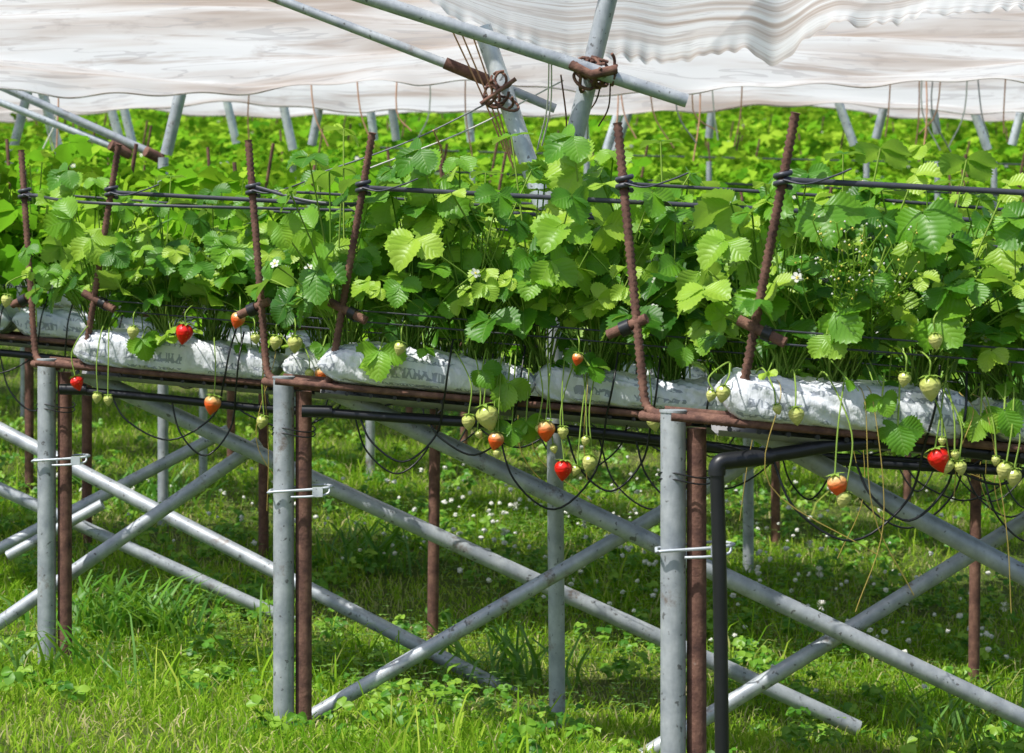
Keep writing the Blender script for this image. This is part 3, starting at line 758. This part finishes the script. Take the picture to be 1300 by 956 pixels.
for (n, a, b) in ((85000, 5.3, 9), (75000, 9, 13), (22000, 13, 17)):
    x, y = samp(n, a, b); p = patch(x, y)
    keep = RNG.random(n) < np.clip(.45+p*.8, .45, 1); x, y, p = x[keep], y[keep], p[keep]; m = len(x)
    dry = (RNG.random(m) < .16)*.5
    blades(mb, x, y, (.024+.036*np.clip(p, 0, 1))*RNG.uniform(.5, 1.8, m), RNG.uniform(.003, .006, m), RNG.uniform(.1, 1.1, m), np.clip(.26+.50*RNG.random(m)+.4*(.55-p)+dry, 0, 1))
x, y = samp(6000, 5.4, 13); k = patch(x*1.7+3, y) > .70; x, y = x[k], y[k]; m = len(x)
blades(mb, x, y, RNG.uniform(.08, .22, m), RNG.uniform(.004, .008, m), RNG.uniform(.2, .9, m), RNG.uniform(.2, .9, m))
mb.obj('grass', [M_grass])
for (px, D, cnt) in ((165, 7.5, 190), (1215, 7.0, 40), (640, 7.3, 50), (470, 9.0, 60), (90, 6.6, 40), (200, 10, 60)):
    mb = MB(); c = P(px, 0, D)
    x = c[0]+RNG.normal(0, .11, cnt); y = D+RNG.normal(0, .08, cnt)
    blades(mb, x, y, RNG.uniform(.14, .28, cnt), RNG.uniform(.009, .015, cnt), RNG.uniform(.4, 1.1, cnt), RNG.uniform(.05, .6, cnt))
    mb.obj('strap_leaved_weed', [M_weed])
mb = MB(); x, y = samp(1900, 5.8, 13)
for xx, yy in zip(x, y):
    if patch(xx*2+1, yy*1.4) < .4: continue
    z = float(ground(xx, yy)); hh = random.uniform(.02, .10)
    for q in range(random.randint(3, 6)):
        a = random.uniform(0, 6.28)
        put_leaf(mb, TL[q % 4], np.array([xx+math.cos(a)*.02, yy+math.sin(a)*.02, z+hh*random.uniform(.4, 1)]), np.array([random.gauss(0, .4), random.gauss(-.3, .4), 1]), np.array([math.cos(a), math.sin(a), .1]), random.uniform(.012, .032), random.random())
mb.obj('broadleaf_weeds', [M_weed])
mb = MB(); rg = np.random.default_rng(9)
def ball(mb, c, r, mat, rnd=.5):
    n, m = 6, 8; V = [c+r*np.array([math.sin(math.pi*i/n)*math.cos(2*math.pi*j/m), math.sin(math.pi*i/n)*math.sin(2*math.pi*j/m), .8*math.cos(math.pi*i/n)])*rg.uniform(.6, 1.3) for i in range(n+1) for j in range(m)]
    i = np.arange(n)[:, None]; j = np.arange(m)[None, :]; j2 = (j+1) % m
    mb.add(np.array(V), [np.stack([i*m+j, (i+1)*m+j, (i+1)*m+j2, i*m+j2], -1).reshape(-1, 4)], mat, None, rnd, False)
for (px, D, sx, sy, nn) in ((690, 9.8, .4, .7, 2100), (1030, 8.6, .45, .7, 1600), (250, 9.8, .35, .5, 700), (960, 11, .5, .8, 1000), (560, 7.2, .5, .4, 800), (300, 7.6, .6, .5, 900)):
    c = P(px, 0, D)
    for k in range(nn):
        x = c[0]+rg.normal(0, sx); y = D+rg.normal(0, sy)
        if abs(y-D) > 2.2*sy: continue
        z = float(ground(x, y)); h = rg.uniform(.02, .08); a0 = rg.uniform(0, 6.28); nr = np.array([rg.normal(0, .3), rg.normal(-.3, .3), 1])
        for q in range(3):
            a = a0+q*2.09; d = np.array([math.cos(a), math.sin(a), 0]); s_ = np.array([-math.sin(a), math.cos(a), 0]); p = np.array([x, y, z+h]); s = rg.uniform(.008, .014)
            mb.add(np.array([p, p+d*s*.7+s_*s*.5, p+d*s*1.2+[0, 0, nr[1]*.004], p+d*s*.7-s_*s*.5]), [[[0, 1, 2, 3]]], 0, None, rg.random())
        if k % 13 == 0 and D > 7.8: ball(mb, np.array([x, y, z+h+.03]), rg.uniform(.005, .011), 1)
mb.obj('white_clover_patch', [M_weed, M_fluff])
mb = MB()
for (px, py, D) in ((1040, 725, 8.6), (1028, 692, 8.9), (1043, 768, 8.0), (655, 655, 10), (742, 675, 9.7), (1275, 770, 8.2), (640, 700, 9.4)):
    c = P(px, py, D); g = float(ground(c[0], D)); c[2] = max(c[2], g+.1)
    tube(mb, [(c[0]+.01, D, g), c], .0015, 4, 1, .5, False)
    for k in range(60):
        d = rg.normal(0, 1, 3); d /= np.linalg.norm(d); u = np.cross(d, [0, .2, 1]); u /= np.linalg.norm(u)
        mb.add(np.array([c, c+d*.017+u*.0022, c+d*.017-u*.0022]), [[[0, 1, 2]]], 0)
mb.obj('dandelion_clocks', [M_fluff, M_stem])

# ---------------------------------------------------------------- light, sky, camera
to_sun = Vector((-.58, -.44, 1.22)).normalized()
sun = bpy.data.lights.new('sun', 'SUN'); sun.energy = 5.0; sun.angle = math.radians(.6); sun.color = (1, .97, .91)
so = bpy.data.objects.new('sun', sun); so.rotation_euler = (-to_sun).to_track_quat('-Z', 'Y').to_euler(); so.location = (-5, -6, 12); scene.collection.objects.link(so)
w = bpy.data.worlds.new('World'); scene.world = w; w.use_nodes = True; nt = w.node_tree
bg = nt.nodes['Background']; sk = nt.nodes.new('ShaderNodeTexSky'); sk.sky_type = 'NISHITA'; sk.sun_disc = False
sk.sun_elevation = math.asin(to_sun.z); sk.sun_rotation = math.atan2(to_sun.x, to_sun.y); sk.air_density = 1; sk.dust_density = 2
nt.links.new(sk.outputs[0], bg.inputs[0]); bg.inputs[1].default_value = .15
cam = bpy.data.cameras.new('camera'); co = bpy.data.objects.new('camera', cam); scene.collection.objects.link(co)
co.location = (0, 0, Z0); co.rotation_euler = (math.radians(90), 0, 0)
cam.lens = 36*F/1300; cam.sensor_width = 36; cam.shift_y = -178/1300; cam.clip_start = .1; cam.clip_end = 1500
cam.dof.use_dof = True; cam.dof.focus_distance = 5.8; cam.dof.aperture_fstop = 11
scene.camera = co
scene.view_settings.view_transform = 'Standard'; scene.view_settings.look = 'None'; scene.view_settings.exposure = 0
